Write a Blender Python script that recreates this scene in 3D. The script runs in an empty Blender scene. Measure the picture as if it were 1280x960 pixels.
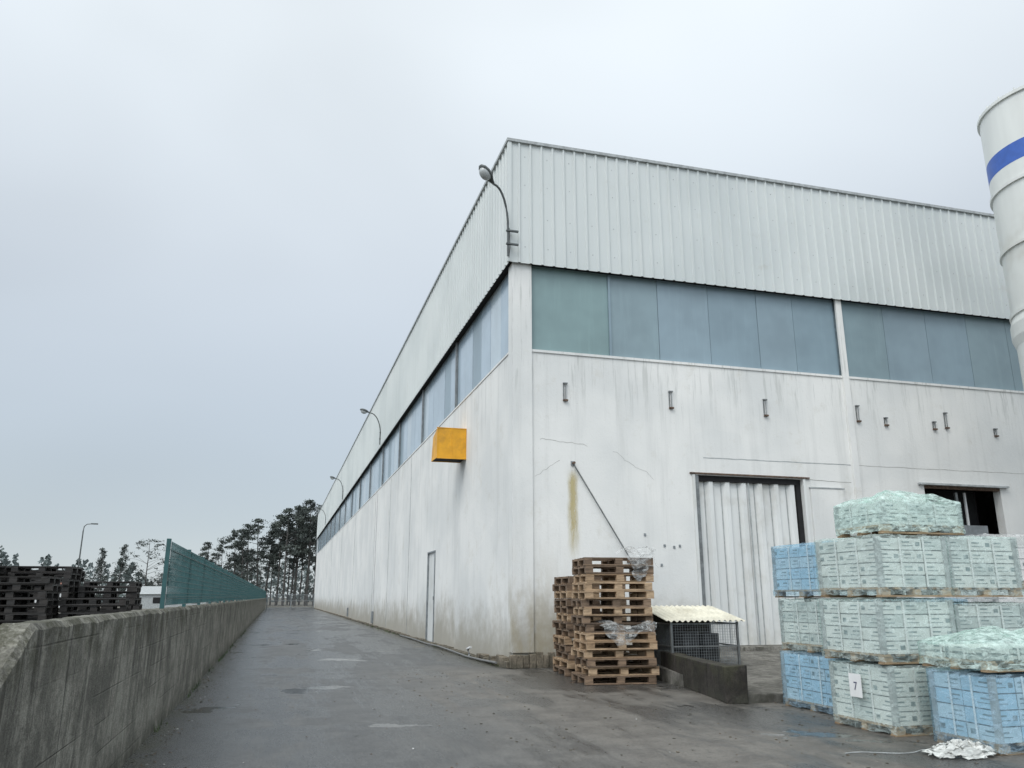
import bpy, math, random
from mathutils import Vector, Matrix, noise
R=random.Random(7)
scene=bpy.context.scene
COL=scene.collection

# ------------------------------------------------------------------ node helpers
class NT:
    def __init__(s,name):
        s.m=bpy.data.materials.new(name); s.m.use_nodes=True
        s.t=s.m.node_tree; s.t.nodes.clear()
        s.out=s.n('ShaderNodeOutputMaterial')
        s.co=None
    def n(s,ty,**kw):
        nd=s.t.nodes.new(ty)
        for k,v in kw.items(): setattr(nd,k,v)
        return nd
    def l(s,a,b): s.t.links.new(a,b)
    def put(s,sock,v):
        if hasattr(v,'is_output'): s.l(v,sock)
        elif isinstance(v,(tuple,list)) and len(v)==3 and sock.type=='RGBA': sock.default_value=(*v,1)
        else: sock.default_value=v
    def coord(s):
        if s.co is None: s.co=s.n('ShaderNodeTexCoord').outputs['Object']
        return s.co
    def mapped(s,scale=(1,1,1),loc=(0,0,0)):
        m=s.n('ShaderNodeMapping'); s.l(s.coord(),m.inputs[0]); m.inputs['Scale'].default_value=scale; m.inputs['Location'].default_value=loc
        return m.outputs[0]
    def noise(s,scale,detail=3,rough=.55,vec=None,dist=0):
        nd=s.n('ShaderNodeTexNoise'); s.l(vec if vec is not None else s.coord(),nd.inputs['Vector'])
        nd.inputs['Scale'].default_value=scale; nd.inputs['Detail'].default_value=min(detail,5); nd.inputs['Roughness'].default_value=rough
        nd.inputs['Distortion'].default_value=dist
        return nd.outputs['Fac']
    def vor(s,scale,feature='DISTANCE_TO_EDGE',vec=None):
        nd=s.n('ShaderNodeTexVoronoi',feature=feature); s.l(vec if vec is not None else s.coord(),nd.inputs['Vector'])
        nd.inputs['Scale'].default_value=scale
        return nd.outputs[0]
    def rng(s,v,a,b,c=0,d=1):
        nd=s.n('ShaderNodeMapRange'); nd.clamp=True; nd.interpolation_type='SMOOTHSTEP'
        s.l(v,nd.inputs[0])
        for i,x in enumerate((a,b,c,d)): nd.inputs[i+1].default_value=x
        return nd.outputs[0]
    def math(s,op,a,b=0.5):
        nd=s.n('ShaderNodeMath',operation=op); s.put(nd.inputs[0],a); s.put(nd.inputs[1],b); return nd.outputs[0]
    def mix(s,f,a,b,mode='MIX'):
        nd=s.n('ShaderNodeMix',data_type='RGBA',blend_type=mode)
        s.put(nd.inputs[0],f); s.put(nd.inputs[6],a); s.put(nd.inputs[7],b); return nd.outputs[2]
    def xyz(s):
        nd=s.n('ShaderNodeSeparateXYZ'); s.l(s.coord(),nd.inputs[0]); return nd.outputs
    def bump(s,h,strength=.3,dist=.02):
        nd=s.n('ShaderNodeBump'); s.l(h,nd.inputs['Height']); nd.inputs['Strength'].default_value=strength; nd.inputs['Distance'].default_value=dist
        return nd.outputs[0]
    def pbr(s,col,rough=.7,metal=0,normal=None,spec=.5,connect=True):
        b=s.n('ShaderNodeBsdfPrincipled'); s.put(b.inputs['Base Color'],col); s.put(b.inputs['Roughness'],rough)
        b.inputs['Metallic'].default_value=metal
        s.put(b.inputs['Specular IOR Level'],spec)
        if normal is not None: s.l(normal,b.inputs['Normal'])
        if connect: s.l(b.outputs[0],s.out.inputs[0])
        return b

def simple(name,col,rough=.6,metal=0,var=.25,scale=6,bump=0,dirt=None,streak=False):
    t=NT(name)
    v=t.mapped((1,1,.15)) if streak else None
    n1=t.noise(scale,3,.6,vec=v)
    dark=tuple(c*(1-var) for c in col); lite=tuple(min(1,c*(1+var*.6)) for c in col)
    c=t.mix(t.rng(n1,.3,.7),dark,lite)
    if dirt:
        c=t.mix(t.math('MULTIPLY',t.rng(t.noise(scale*.35,4,.7),.5,.72),.6),c,dirt)
    nb=t.bump(t.noise(scale*6,2),bump,.01) if bump else None
    t.pbr(c,rough,metal,nb)
    return t.m

def m_plaster():
    t=NT('white_painted_render'); X=t.xyz()
    c=t.mix(t.rng(t.noise(.35,3,.6),.35,.65),(.655,.66,.645),(.76,.755,.73))
    pv=t.n('ShaderNodeTexVoronoi',feature='F1'); t.l(t.mapped((.4,.4,.55)),pv.inputs['Vector']); pv.inputs['Scale'].default_value=1.0
    sp=t.n('ShaderNodeSeparateColor'); t.l(pv.outputs['Color'],sp.inputs[0])
    c=t.mix(t.math('MULTIPLY',t.rng(sp.outputs[0],.3,.9),.10),c,(.58,.60,.60))
    st=t.rng(t.noise(2.6,4,.7,vec=t.mapped((1,1,.06))),.48,.72)
    c=t.mix(t.math('MULTIPLY',st,.28),c,(.46,.465,.45))
    st2=t.rng(t.noise(8.0,4,.75,vec=t.mapped((1,1,.06))),.53,.66)
    zt=t.rng(X[2],5.0,7.3)
    c=t.mix(t.math('MULTIPLY',t.math('MULTIPLY',st2,zt),.42),c,(.34,.35,.33))
    zb=t.math('ADD',X[2],t.math('MULTIPLY',t.noise(1.1,5,.72),-2.4))
    zb=t.rng(zb,.5,-1.0)
    c=t.mix(t.math('MULTIPLY',zb,.8),c,(.30,.275,.22))
    cx=t.math('MULTIPLY',t.rng(X[0],6.9,5.6),t.rng(X[2],3.2,.4)); cx=t.math('MULTIPLY',cx,t.rng(X[1],18.2,17.7))
    c=t.mix(t.math('MULTIPLY',cx,t.rng(t.noise(2.4,4,.7,vec=t.mapped((1,1,.35))),.38,.62,0,.55)),c,(.32,.27,.17))
    c=t.mix(t.math('MULTIPLY',t.rng(t.noise(1.3,5,.75),.55,.72),.30),c,(.50,.47,.40))
    c=t.mix(t.math('MULTIPLY',t.rng(t.noise(22,3,.8),.62,.74),.35),c,(.38,.37,.33))
    t.pbr(c,.82,0,t.bump(t.noise(10,5,.75),.3,.02),spec=.25)
    return t.m
def m_cladding():
    t=NT('white_profiled_steel')
    c=t.mix(t.rng(t.noise(.25,2),.35,.65),(.53,.565,.56),(.60,.63,.62))
    st=t.rng(t.noise(3.5,4,.7,vec=t.mapped((1,1,.05))),.48,.78)
    c=t.mix(t.math('MULTIPLY',st,.25),c,(.42,.44,.42))
    c=t.mix(t.math('MULTIPLY',t.rng(t.noise(1.6,5,.78),.58,.74),.25),c,(.42,.40,.34))
    t.pbr(c,.45,0,None,spec=.4)
    return t.m
def m_concrete(name,base,stain,moss=True,top=1.36,lines=False):
    t=NT(name); X=t.xyz()
    lo=tuple(b*.6 for b in base); hi=tuple(min(1,b*1.35) for b in base)
    c=t.mix(t.rng(t.noise(1.8,5,.8),.38,.62),lo,hi)
    c=t.mix(t.math('MULTIPLY',t.rng(t.noise(18,4,.8),.48,.62),.45),c,tuple(b*.45 for b in base))
    st=t.rng(t.noise(7,5,.8,vec=t.mapped((1,1,.10))),.49,.60)
    zt=t.rng(X[2],-.2,top)
    c=t.mix(t.math('MULTIPLY',st,t.math('ADD',t.math('MULTIPLY',zt,.65),.10)),c,stain)
    pl=t.rng(t.noise(5,4,.75,vec=t.mapped((1,1,.12),(7,3,0))),.57,.68)
    c=t.mix(t.math('MULTIPLY',pl,.42),c,tuple(min(1,b*1.9) for b in base))
    h=t.noise(22,5,.8)
    if lines:
        w=t.math('ADD',X[2],t.math('MULTIPLY',t.noise(.7,2),.015))
        fr=t.math('ABSOLUTE',t.math('SUBTRACT',t.math('FRACT',t.math('DIVIDE',w,.225)),.5))
        jm=t.math('MULTIPLY',t.rng(fr,.045,.0),t.rng(t.noise(1.4,3,.6,vec=t.mapped((1,.5,3))),.44,.62))
        c=t.mix(t.math('MULTIPLY',jm,.38),c,tuple(b*.35 for b in base))
        vy=t.math('ABSOLUTE',t.math('SUBTRACT',t.math('FRACT',t.math('DIVIDE',X[1],4.0)),.5))
        vj=t.rng(vy,.0035,.0015)
        c=t.mix(t.math('MULTIPLY',vj,.7),c,(.03,.03,.027))
        h=t.math('SUBTRACT',h,t.math('MULTIPLY',jm,.3))
    if moss:
        mz=t.math('MULTIPLY',t.rng(t.noise(3.1,5,.8),.44,.58),t.rng(X[2],top-.5,top-.02))
        c=t.mix(t.math('MULTIPLY',mz,.75),c,(.060,.060,.036))
        bz=t.math('MULTIPLY',t.rng(X[2],.28,0),t.rng(t.noise(4,3),.3,.6))
        c=t.mix(t.math('MULTIPLY',bz,.7),c,(.06,.06,.045))
    t.pbr(c,.85,0,t.bump(h,.9,.03),spec=.3)
    return t.m
def m_asphalt():
    t=NT('wet_asphalt'); X=t.xyz()
    fine=t.noise(45,4,.85); mid=t.noise(1.6,5,.75); gr=t.noise(14,4,.85); big=t.noise(.22,4,.6,dist=.8)
    c=t.mix(t.rng(mid,.35,.65),(.062,.064,.065),(.104,.105,.103))
    fx=t.rng(t.math('ADD',X[0],t.math('MULTIPLY',big,5)),3.6,6.2)
    fy=t.rng(X[1],20,16)
    c=t.mix(t.math('MULTIPLY',fx,fy),c,t.mix(t.rng(mid,.35,.65),(.095,.085,.073),(.158,.144,.125)))
    c=t.mix(t.math('MULTIPLY',t.rng(gr,.50,.62),.42),c,(.035,.035,.034))
    c=t.mix(t.math('MULTIPLY',t.rng(fine,.53,.64),.60),c,(.24,.235,.22))
    c=t.mix(t.math('MULTIPLY',t.rng(fine,.46,.36),.60),c,(.025,.025,.025))
    tr=t.noise(1.1,5,.72,vec=t.mapped((1,.12,1)))
    damp=t.rng(t.math('ADD',t.math('MULTIPLY',tr,.6),t.math('MULTIPLY',big,.5)),.51,.58)
    dl=t.rng(t.math('ADD',X[0],t.math('MULTIPLY',mid,-1.6)),-.7,-1.4)
    dr=t.math('MULTIPLY',t.rng(t.math('ADD',X[0],t.math('MULTIPLY',mid,1.6)),4.7,5.4),t.rng(X[1],17,19))
    damp=t.math('MAXIMUM',damp,t.math('MAXIMUM',dl,dr))
    c=t.mix(t.math('MULTIPLY',damp,.60),c,(.028,.029,.030))
    pud=t.rng(t.math('ADD',t.noise(.55,4,.6,dist=.5),t.math('MULTIPLY',gr,.05)),.640,.662)
    c=t.mix(t.math('MULTIPLY',pud,.6),c,(.025,.026,.027))
    dv=t.n('ShaderNodeVectorMath',operation='ADD'); t.l(t.coord(),dv.inputs[0])
    nn=t.n('ShaderNodeTexNoise'); t.l(t.coord(),nn.inputs['Vector']); nn.inputs['Scale'].default_value=1.6; nn.inputs['Detail'].default_value=4; t.l(nn.outputs['Color'],dv.inputs[1])
    e=t.vor(.33,vec=dv.outputs[0])
    cr=t.math('MULTIPLY',t.rng(e,.007,.002),t.rng(big,.50,.56))
    c=t.mix(t.math('MULTIPLY',cr,.75),c,(.018,.018,.016))
    ed=t.math('MAXIMUM',t.rng(X[0],-.85,-1.2),t.math('MULTIPLY',t.rng(X[0],4.2,4.9),t.rng(X[1],17,19)))
    c=t.mix(t.math('MULTIPLY',ed,t.rng(mid,.3,.6)),c,(.045,.045,.028))
    ro=t.mix(damp,(.50,.50,.50),(.24,.24,.24))
    ro=t.mix(pud,ro,(.07,.07,.07))
    ro=t.mix(t.math('MULTIPLY',t.rng(fine,.4,.7),.25),ro,(.9,.9,.9))
    hb=t.math('MULTIPLY',t.math('ADD',fine,t.math('MULTIPLY',gr,.7)),t.rng(pud,0,1,1,.05))
    t.pbr(c,ro,0,t.bump(hb,.6,.012),spec=.55)
    return t.m
def m_glass(name,col,rough=.3):
    t=NT(name)
    c=t.mix(t.rng(t.noise(.7,3,.6),.3,.7),tuple(x*.90 for x in col),tuple(x*1.08 for x in col))
    st=t.rng(t.noise(5,4,.75,vec=t.mapped((1,1,.08))),.5,.7)
    c=t.mix(t.math('MULTIPLY',st,.18),c,tuple(x*1.35 for x in col))
    t.pbr(c,rough,0,None,spec=.5)
    return t.m
def m_film(name,col,fac=.3,spread=.2,tint=None):
    t=NT(name)
    h=t.noise(8,4,.7,vec=t.mapped((1,1,2.2)),dist=1.0)
    c=t.mix(t.rng(h,.3,.75),tuple(x*.88 for x in col),tuple(min(1,x*1.15) for x in col))
    b=t.pbr(c,.33,0,t.bump(h,.45,.03),connect=False)
    tr=t.n('ShaderNodeBsdfTransparent'); tr.inputs[0].default_value=(*(tint or [min(1,.6+x*.45) for x in col]),1)
    mx=t.n('ShaderNodeMixShader'); f=t.rng(h,.35,.7,fac-spread,fac+spread); t.l(f,mx.inputs[0])
    t.l(tr.outputs[0],mx.inputs[1]); t.l(b.outputs[0],mx.inputs[2]); t.l(mx.outputs[0],t.out.inputs[0])
    return t.m
def m_wood(name,a,b,rough=.75):
    t=NT(name)
    oi=t.n('ShaderNodeNewGeometry').outputs['Random Per Island']
    g=t.noise(9,3,.7,vec=t.mapped((.6,.6,3)))
    c=t.mix(oi,a,b)
    c=t.mix(t.math('MULTIPLY',t.rng(g,.4,.7),.6),c,tuple(x*.4 for x in a))
    t.pbr(c,rough,0)
    return t.m

M={}
M['plaster']=m_plaster(); M['clad']=m_cladding()
M['flash']=simple('grey_flashing',(.36,.38,.38),.45)
M['crackc']=simple('hairline_crack',(.40,.395,.37),.9)
M['conc']=m_concrete('weathered_concrete',(.245,.238,.205),(.050,.048,.040),lines=True)
M['dock']=m_concrete('dock_concrete',(.20,.19,.17),(.05,.048,.04),top=.6)
M['darkconc']=m_concrete('dark_damp_concrete',(.050,.044,.038),(.02,.02,.018),top=.6)
M['plinth']=m_concrete('plinth_concrete',(.20,.17,.13),(.06,.05,.04),top=.5)
M['rubble']=m_concrete('mossy_rubble',(.36,.31,.17),(.13,.11,.05),top=1.9,moss=False)
M['asphalt']=m_asphalt()
M['dirt']=simple('gravel_dirt',(.12,.11,.09),.9,var=.4,scale=.8,bump=.5,dirt=(.05,.065,.03))
M['g1']=m_glass('green_grey_panel',(.195,.285,.29),.4)
M['g2']=m_glass('blue_grey_panel',(.225,.30,.345))
M['g3']=m_glass('blue_grey_panel_dark',(.21,.285,.33))
M['g4']=m_glass('teal_grey_panel',(.215,.29,.32))
M['sideglass']=m_glass('side_strip_glazing_sky',(.36,.45,.52),.15)  # light bluish sky reflection put into the panel colour
M['sideglass2']=m_glass('side_strip_glazing_sky_pale',(.45,.53,.58),.15)  # paler panel, more of the sky reflection in its colour
M['joint']=simple('panel_joint',(.19,.25,.28),.6)
M['frame']=simple('window_frame_grey',(.20,.22,.23),.5)
M['dark']=simple('black_gap_shade',(.012,.012,.013),.9)  # near-black sheets that paint the shade inside openings and gaps
M['gate']=simple('gate_sheet_white',(.68,.69,.675),.5,var=.08,scale=2,dirt=(.48,.47,.43),streak=True)
M['yellow']=simple('yellow_painted_steel',(.74,.36,.015),.5,var=.12,scale=3,dirt=(.35,.17,.03))
M['steel']=simple('galvanised_steel',(.22,.23,.23),.45,.6)
M['rust']=simple('rusty_steel',(.13,.085,.06),.8,.2,var=.5,scale=14)
M['lampgrey']=simple('lamp_grey',(.10,.11,.11),.5,.3)
M['lens']=simple('lamp_lens',(.40,.42,.42),.15,var=.1)
M['silo']=simple('silo_white_paint',(.68,.69,.66),.45,var=.08,scale=1.2,dirt=(.44,.42,.36),streak=True)
M['blue']=simple('silo_blue_band',(.035,.11,.42),.45,var=.1)
M['fence']=simple('green_fence_wire',(.022,.085,.088),.5,var=.2)
M['wood']=m_wood('pallet_wood',(.27,.175,.10),(.50,.36,.23))
M['wood_old']=m_wood('old_pallet_wood',(.12,.080,.052),(.25,.17,.11))
M['wood_black']=m_wood('black_wet_pallet_wood',(.010,.009,.008),(.028,.023,.020),.6)
M['carton']=simple('tile_carton_light',(.70,.715,.69),.7,var=.10,scale=3)
M['carton2']=simple('tile_carton_grey',(.56,.595,.58),.7,var=.12,scale=3)
M['cartonb']=simple('tile_carton_blue',(.43,.58,.67),.7,var=.12,scale=3)
M['cartonb2']=simple('tile_carton_blue_pale',(.54,.63,.67),.7,var=.12,scale=3)
M['label']=simple('carton_print',(.22,.27,.28),.7,var=.3)
M['paper']=simple('paper_sheet',(.74,.74,.73),.7,var=.05)
M['ink']=simple('paper_ink',(.05,.05,.12),.7)
M['fgreen']=m_film('green_wrap_film',(.61,.71,.68),.28,.18,(.925,.965,.953))
M['fblue']=m_film('blue_wrap_film',(.40,.56,.68),.28,.18,(.85,.94,.975))
M['fmint']=m_film('mint_wrap_film',(.62,.76,.71),.44,.28,(.90,.965,.945))
M['fclear']=m_film('clear_wrap_film',(.62,.63,.62),.30,.22,(.97,.97,.97))
M['fwhite']=m_film('white_wrap_film',(.66,.67,.64),.80,.15)
M['cream']=simple('cream_roof_sheet',(.64,.61,.50),.6,var=.15,scale=3,dirt=(.38,.34,.24))
M['black']=simple('black_plastic',(.015,.015,.016),.4)
M['bark']=simple('bark',(.075,.070,.066),.9,var=.4,scale=5)
M['leafd']=simple('hazed_foliage_dark',(.044,.055,.050),.9,var=.4,scale=1.5)  # leaf colour lightened to carry distance haze
M['leafl']=simple('hazed_foliage_light',(.076,.091,.080),.9,var=.4,scale=1.5)  # lighter clumps, distance haze also mixed into the colour
M['leafh']=simple('hazed_foliage_far',(.12,.145,.14),.9,var=.3,scale=.2)  # far row: haze painted in as a paler leaf colour
M['leafh2']=simple('hazed_foliage_far_grey',(.16,.19,.19),.9,var=.3,scale=.2)  # greyer variant, haze painted in the same way
M['weed']=simple('weed_green',(.06,.10,.03),.8,var=.4,scale=1.5)
M['leaflitter']=simple('dead_leaf',(.12,.07,.03),.8,var=.4,scale=1.5)
M['white']=simple('white_paint',(.55,.56,.56),.5,var=.1)
M['greyp']=simple('grey_plastic_pipe',(.17,.17,.165),.6,var=.2)
M['tile']=simple('roof_tile_red',(.22,.09,.06),.8,var=.3)
def m_ruststain():
    t=NT('rust_run_stain'); X=t.xyz()
    w=t.math('ABSOLUTE',t.math('SUBTRACT',X[0],t.math('ADD',6.47,t.math('MULTIPLY',t.noise(2.2,3),.12))))
    a=t.rng(w,.19,.0)
    a=t.math('MULTIPLY',a,t.rng(X[2],2.1,3.2)); a=t.math('MULTIPLY',a,t.rng(X[2],4.5,4.1))
    a=t.math('MULTIPLY',a,t.rng(t.noise(6,4,.75,vec=t.mapped((1,1,.15))),.25,.65))
    a=t.math('MULTIPLY',a,.7)
    b=t.pbr((.50,.41,.18),.85,connect=False); tr=t.n('ShaderNodeBsdfTransparent'); mx=t.n('ShaderNodeMixShader')
    t.l(a,mx.inputs[0]); t.l(tr.outputs[0],mx.inputs[1]); t.l(b.outputs[0],mx.inputs[2]); t.l(mx.outputs[0],t.out.inputs[0])
    return t.m
M['ruststain']=m_ruststain()

# ------------------------------------------------------------------ mesh builder
class MB:
    def __init__(s): s.v=[];s.f=[];s.mi=[];s.mats=[];s.sm=[];s.X=None
    def m(s,key):
        if key not in s.mats: s.mats.append(key)
        return s.mats.index(key)
    def add(s,vs,fs,key,smooth=False):
        o=len(s.v)
        for p in vs:
            p=Vector(p)
            if s.X is not None: p=s.X@p
            s.v.append(p)
        k=s.m(key)
        for f in fs: s.f.append([i+o for i in f]); s.mi.append(k); s.sm.append(smooth)
    def box(s,x0,y0,z0,x1,y1,z1,key,j=0):
        vs=[(x,y,z) for z in (z0,z1) for y in (y0,y1) for x in (x0,x1)]
        if j: vs=[(a+R.uniform(-j,j),b+R.uniform(-j,j),c+R.uniform(-j,j)) for a,b,c in vs]
        s.add(vs,[(0,2,3,1),(4,5,7,6),(0,1,5,4),(2,6,7,3),(0,4,6,2),(1,3,7,5)],key)
    def tube(s,pts,r,key,n=8,cap=True,smooth=True):
        pts=[Vector(p) for p in pts]
        if not isinstance(r,(list,tuple)): r=[r]*len(pts)
        vs=[];fs=[]
        for i,p in enumerate(pts):
            d=(pts[min(i+1,len(pts)-1)]-pts[max(i-1,0)]).normalized()
            a=d.cross(Vector((0,0,1))).normalized() if abs(d.z)<=.95 else None
            if a is None: a=Vector((1,0,0)); a=(a-d*a.dot(d)).normalized()
            b=d.cross(a)
            for k in range(n):
                t=2*math.pi*k/n; vs.append(p+(a*math.cos(t)+b*math.sin(t))*r[i])
        for i in range(len(pts)-1):
            for k in range(n):
                fs.append((i*n+k,i*n+(k+1)%n,(i+1)*n+(k+1)%n,(i+1)*n+k))
        s.add(vs,fs,key,smooth)
        if cap:
            s.add(vs[:n],[list(range(n))],key); s.add(vs[-n:],[list(range(n))],key)
    def obj(s,name,parent=None,bevel=0):
        me=bpy.data.meshes.new(name); me.from_pydata([tuple(p) for p in s.v],[],s.f)
        for k in s.mats: me.materials.append(M[k])
        me.polygons.foreach_set('material_index',s.mi); me.polygons.foreach_set('use_smooth',s.sm)
        me.update()
        o=bpy.data.objects.new(name,me); COL.objects.link(o)
        if parent: o.parent=parent
        if bevel:
            b=o.modifiers.new('bevel','BEVEL'); b.width=bevel; b.segments=2; b.limit_method='ANGLE'
        return o
def empty(name):
    o=bpy.data.objects.new(name,None); COL.objects.link(o); return o

# ------------------------------------------------------------------ ground
def grid_sheet(name,x0,y0,x1,y1,z,key):
    b=MB(); b.add([(x0,y0,z),(x1,y0,z),(x1,y1,z),(x0,y1,z)],[(0,1,2,3)],key); return b.obj(name)
grid_sheet('ground',-1500,-1500,1500,1500,0,'dirt')
grid_sheet('asphalt_road',-1.3,-25,45,122,.004,'asphalt')

# ------------------------------------------------------------------ warehouse
WX,WY=5.07,17.7
YE=118; XE=32
wh=empty('warehouse_building')
b=MB()
T=.25
for (x0,z0,x1,z1) in [(WX,0,9.73,7.3),(9.73,4.42,12.81,7.3),(9.73,0,12.81,.34),(12.81,0,16.6,7.3),(16.6,4.42,19.17,7.3),(16.6,0,19.17,.34),(19.17,0,XE,7.3)]:
    b.box(x0,WY,z0,x1,WY+T,z1,'plaster')
for (y0,z0,y1,z1) in [(WY+T,0,27.2,7.3),(27.2,3.02,28.6,7.3),(28.6,0,YE,7.3)]:
    b.box(WX,y0,z0,WX+T,y1,z1,'plaster')
b.box(XE-T,WY+T,0,XE,YE-T,9.5,'plaster'); b.box(WX,YE,0,XE,YE+T,9.5,'plaster')
b.box(WX-.035,WY-.05,.32,WX+.46,WY-.003,9.5,'plaster')
b.box(WX-.035,WY-.003,.32,WX-.003,WY+.30,9.5,'plaster')
b.box(14.36,WY-.07,0,14.54,WY-.003,9.5,'plaster')
b.box(23.3,WY-.07,0,23.5,WY-.003,9.5,'plaster')
b.box(WX+.47,WY-.03,7.24,14.355,WY+.05,7.302,'plaster'); b.box(14.545,WY-.03,7.24,23.29,WY+.05,7.302,'plaster')
b.obj('walls',wh)
b=MB()
def crack(pts,w=.012,key='crackc'):
    for i in range(len(pts)-1):
        (x0,z0),(x1,z1)=pts[i],pts[i+1]; L=math.hypot(x1-x0,z1-z0)+1e-6; nx,nz=-(z1-z0)/L*w/2,(x1-x0)/L*w/2
        y=WY-.003
        b.add([(x0-nx,y,z0-nz),(x1-nx,y,z1-nz),(x1+nx,y,z1+nz),(x0+nx,y,z0+nz)],[(0,1,2,3)],key)
def wob(p0,p1,n,a):
    return [(p0[0]+(p1[0]-p0[0])*i/n+R.uniform(-a,a),p0[1]+(p1[1]-p0[1])*i/n+R.uniform(-a,a)) for i in range(n+1)]
crack(wob((10.0,4.86),(14.33,4.86),24,.006),.022,'flash')
crack(wob((5.7,5.12),(6.9,5.0),12,.03),.010)
crack(wob((5.6,4.2),(6.2,4.6),8,.03),.008)
crack(wob((7.6,4.9),(8.6,4.3),10,.05),.007)
crack(wob((12.9,4.42),(14.3,4.4),8,.01),.015)
crack(wob((14.6,4.86),(22,4.86),24,.008),.012)
b.obj('wall_cracks',wh)
b=MB(); b.add([(6.0,WY-.006,1.9),(7.1,WY-.006,1.9),(7.1,WY-.006,4.6),(6.0,WY-.006,4.6)],[(0,1,2,3)],'ruststain'); b.obj('rust_stain',wh)
b=MB()
for i in range(7):
    x=4.95+i*.15; b.box(x,WY-.14-R.uniform(0,.05),0,x+.148,WY-.055,R.uniform(.24,.33),'plinth',.012)
for i in range(12):
    y=17.6+i*.3; b.box(4.90-R.uniform(0,.06),y,0,5.03,y+.29,R.uniform(.10,.26)*(1-i*.045),'plinth',.015)
y=21.3
while y<YE:
    l=R.uniform(.8,1.6); b.box(4.93-R.uniform(0,.03),y,0,5.066,y+l-.01,R.uniform(.05,.09),'plinth',.006); y+=l
b.obj('plinth',wh,bevel=.012)
b=MB(); b.tube([(4.82,18.2,.08),(4.80,19.5,.05),(4.76,21,.04),(4.80,23,.05),(4.82,25,.06),(4.79,27,.04),(4.82,30,.05),(4.81,33,.04)],.026,'greyp')
b.tube([(4.85,21,.06),(4.8,21,.22),(4.86,20.9,.26)],.04,'white')
b.box(5.0,44.8,.15,5.068,45.3,.75,'frame'); b.box(4.99,60.8,.15,5.068,61.3,.75,'frame'); b.tube([(5.04,45.05,.75),(5.04,45.05,7.2)],.018,'white',6)
b.obj('drain_pipe',wh)
b=MB()
xs=[5.54,7.63,8.99,10.46,11.92,13.04,14.36]
kinds=['g1','g4','g2','g3','g2','g3']
for i,k in enumerate(kinds): b.box(xs[i]+.006,WY+.07+.004*(i%2),7.30,xs[i+1]-.006,WY+.10,9.52,k)
x=14.54; i=0
while x<XE-.3:
    x2=min(x+1.46,XE-.26); b.box(x+.006,WY+.07,7.30,x2-.006,WY+.10,9.52,['g4','g2','g3','g4'][i%4]); x=x2; i+=1
b.box(5.54,WY+.10,7.3,XE-.25,WY+.12,9.52,'joint')
b.box(7.60,WY+.03,7.31,7.66,WY+.066,9.5,'g3')
b.obj('front_strip_windows',wh)
b=MB()
y=WY+.30; i=0
while y<YE-1:
    for q in range(6):
        a0=y+q*1.067; b.box(WX+.06+.003*(q%2),a0+.01,7.30,WX+.09,a0+1.057,9.52,['sideglass','sideglass2','sideglass','g2','sideglass','sideglass'][(q+i*2)%6])
    b.box(WX-.015,y+6.40-.05,7.3,WX+.055,y+6.40+.05,9.5,'frame')
    y+=6.40; i+=1
b.box(WX+.09,WY+.3,7.3,WX+.11,YE,9.52,'joint')
b.box(WX-.02,WY+.3,7.25,WX+.05,YE,7.302,'plaster')
b.obj('side_strip_windows',wh)
def ribbed(b,p0,p1,nrm,z0,z1,pitch,ribw,depth,key):
    p0=Vector(p0);p1=Vector(p1);nrm=Vector(nrm);L=(p1-p0).length;d=(p1-p0).normalized()
    prof=[];s=0
    while s<L-pitch*.5:
        prof+= [(s,0),(s+pitch-ribw,0),(s+pitch-ribw*.72,depth),(s+pitch-ribw*.28,depth)]
        s+=pitch
    prof.append((L,0))
    vs=[];fs=[]
    for (q,o) in prof:
        p=p0+d*q+nrm*o; vs+= [(p.x,p.y,z0),(p.x,p.y,z1)]
    for i in range(len(prof)-1): fs.append((2*i,2*i+2,2*i+3,2*i+1))
    b.add(vs,fs,key)
b=MB(); PX,PY=4.93,17.56
ribbed(b,(PX,PY,0),(XE,PY,0),(0,-1,0),9.47,12.80,.30,.085,.04,'clad')
ribbed(b,(PX,YE,0),(PX,PY,0),(-1,0,0),9.47,12.80,.30,.085,.04,'clad')
b.obj('parapet_cladding',wh)
b=MB()
b.box(PX-.07,PY-.07,12.78,XE,PY+.12,12.86,'flash'); b.box(PX-.07,PY+.12,12.78,PX+.12,YE,12.86,'flash')
b.box(PX-.045,PY-.045,9.47,PX+.05,PY-.004,12.78,'clad'); b.box(PX-.046,PY-.004,9.47,PX-.004,PY+.06,12.78,'clad')
b.box(PX+.01,PY+.01,9.53,XE,WY+.2,9.56,'dark'); b.box(PX+.01,WY+.2,9.53,WX+.2,YE,9.56,'dark')  # black sheets painting the shade in the gap under the parapet
b.box(PX+.05,PY+.05,9.56,XE,PY+.07,12.77,'flash'); b.box(PX+.05,PY+.07,9.56,PX+.07,YE,12.77,'flash')
x=PX+.4
while x<XE:
    for z in (9.9,10.7,11.6,12.4): b.box(x,PY-.006,z,x+.022,PY-.0005,z+.022,'flash')
    x+=.6
b.obj('parapet_trim',wh)
b=MB(); b.add([(PX+.1,PY+.1,11.6),((PX+XE)/2,PY+.1,12.6),(XE,PY+.1,11.6),(PX+.1,YE,11.6),((PX+XE)/2,YE,12.6),(XE,YE,11.6)],[(0,1,4,3),(1,2,5,4)],'flash'); b.box(XE-T,PY+.1,9.5,XE,YE,12.8,'clad'); b.obj('roof',wh)
b=MB()
ribbed(b,(9.86,WY+.16,0),(12.66,WY+.16,0),(0,-1,0),.36,4.28,.467,.24,.09,'gate')
for i in range(6):
    for q in (.2,.44): x=9.86+i*.467+q; b.box(x-.007,WY+.138,.36,x+.007,WY+.158,4.28,'flash')  # thin grey strips paint shade along the rib edges
b.box(11.245,WY+.06,.36,11.275,WY+.07,4.28,'flash')
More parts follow.
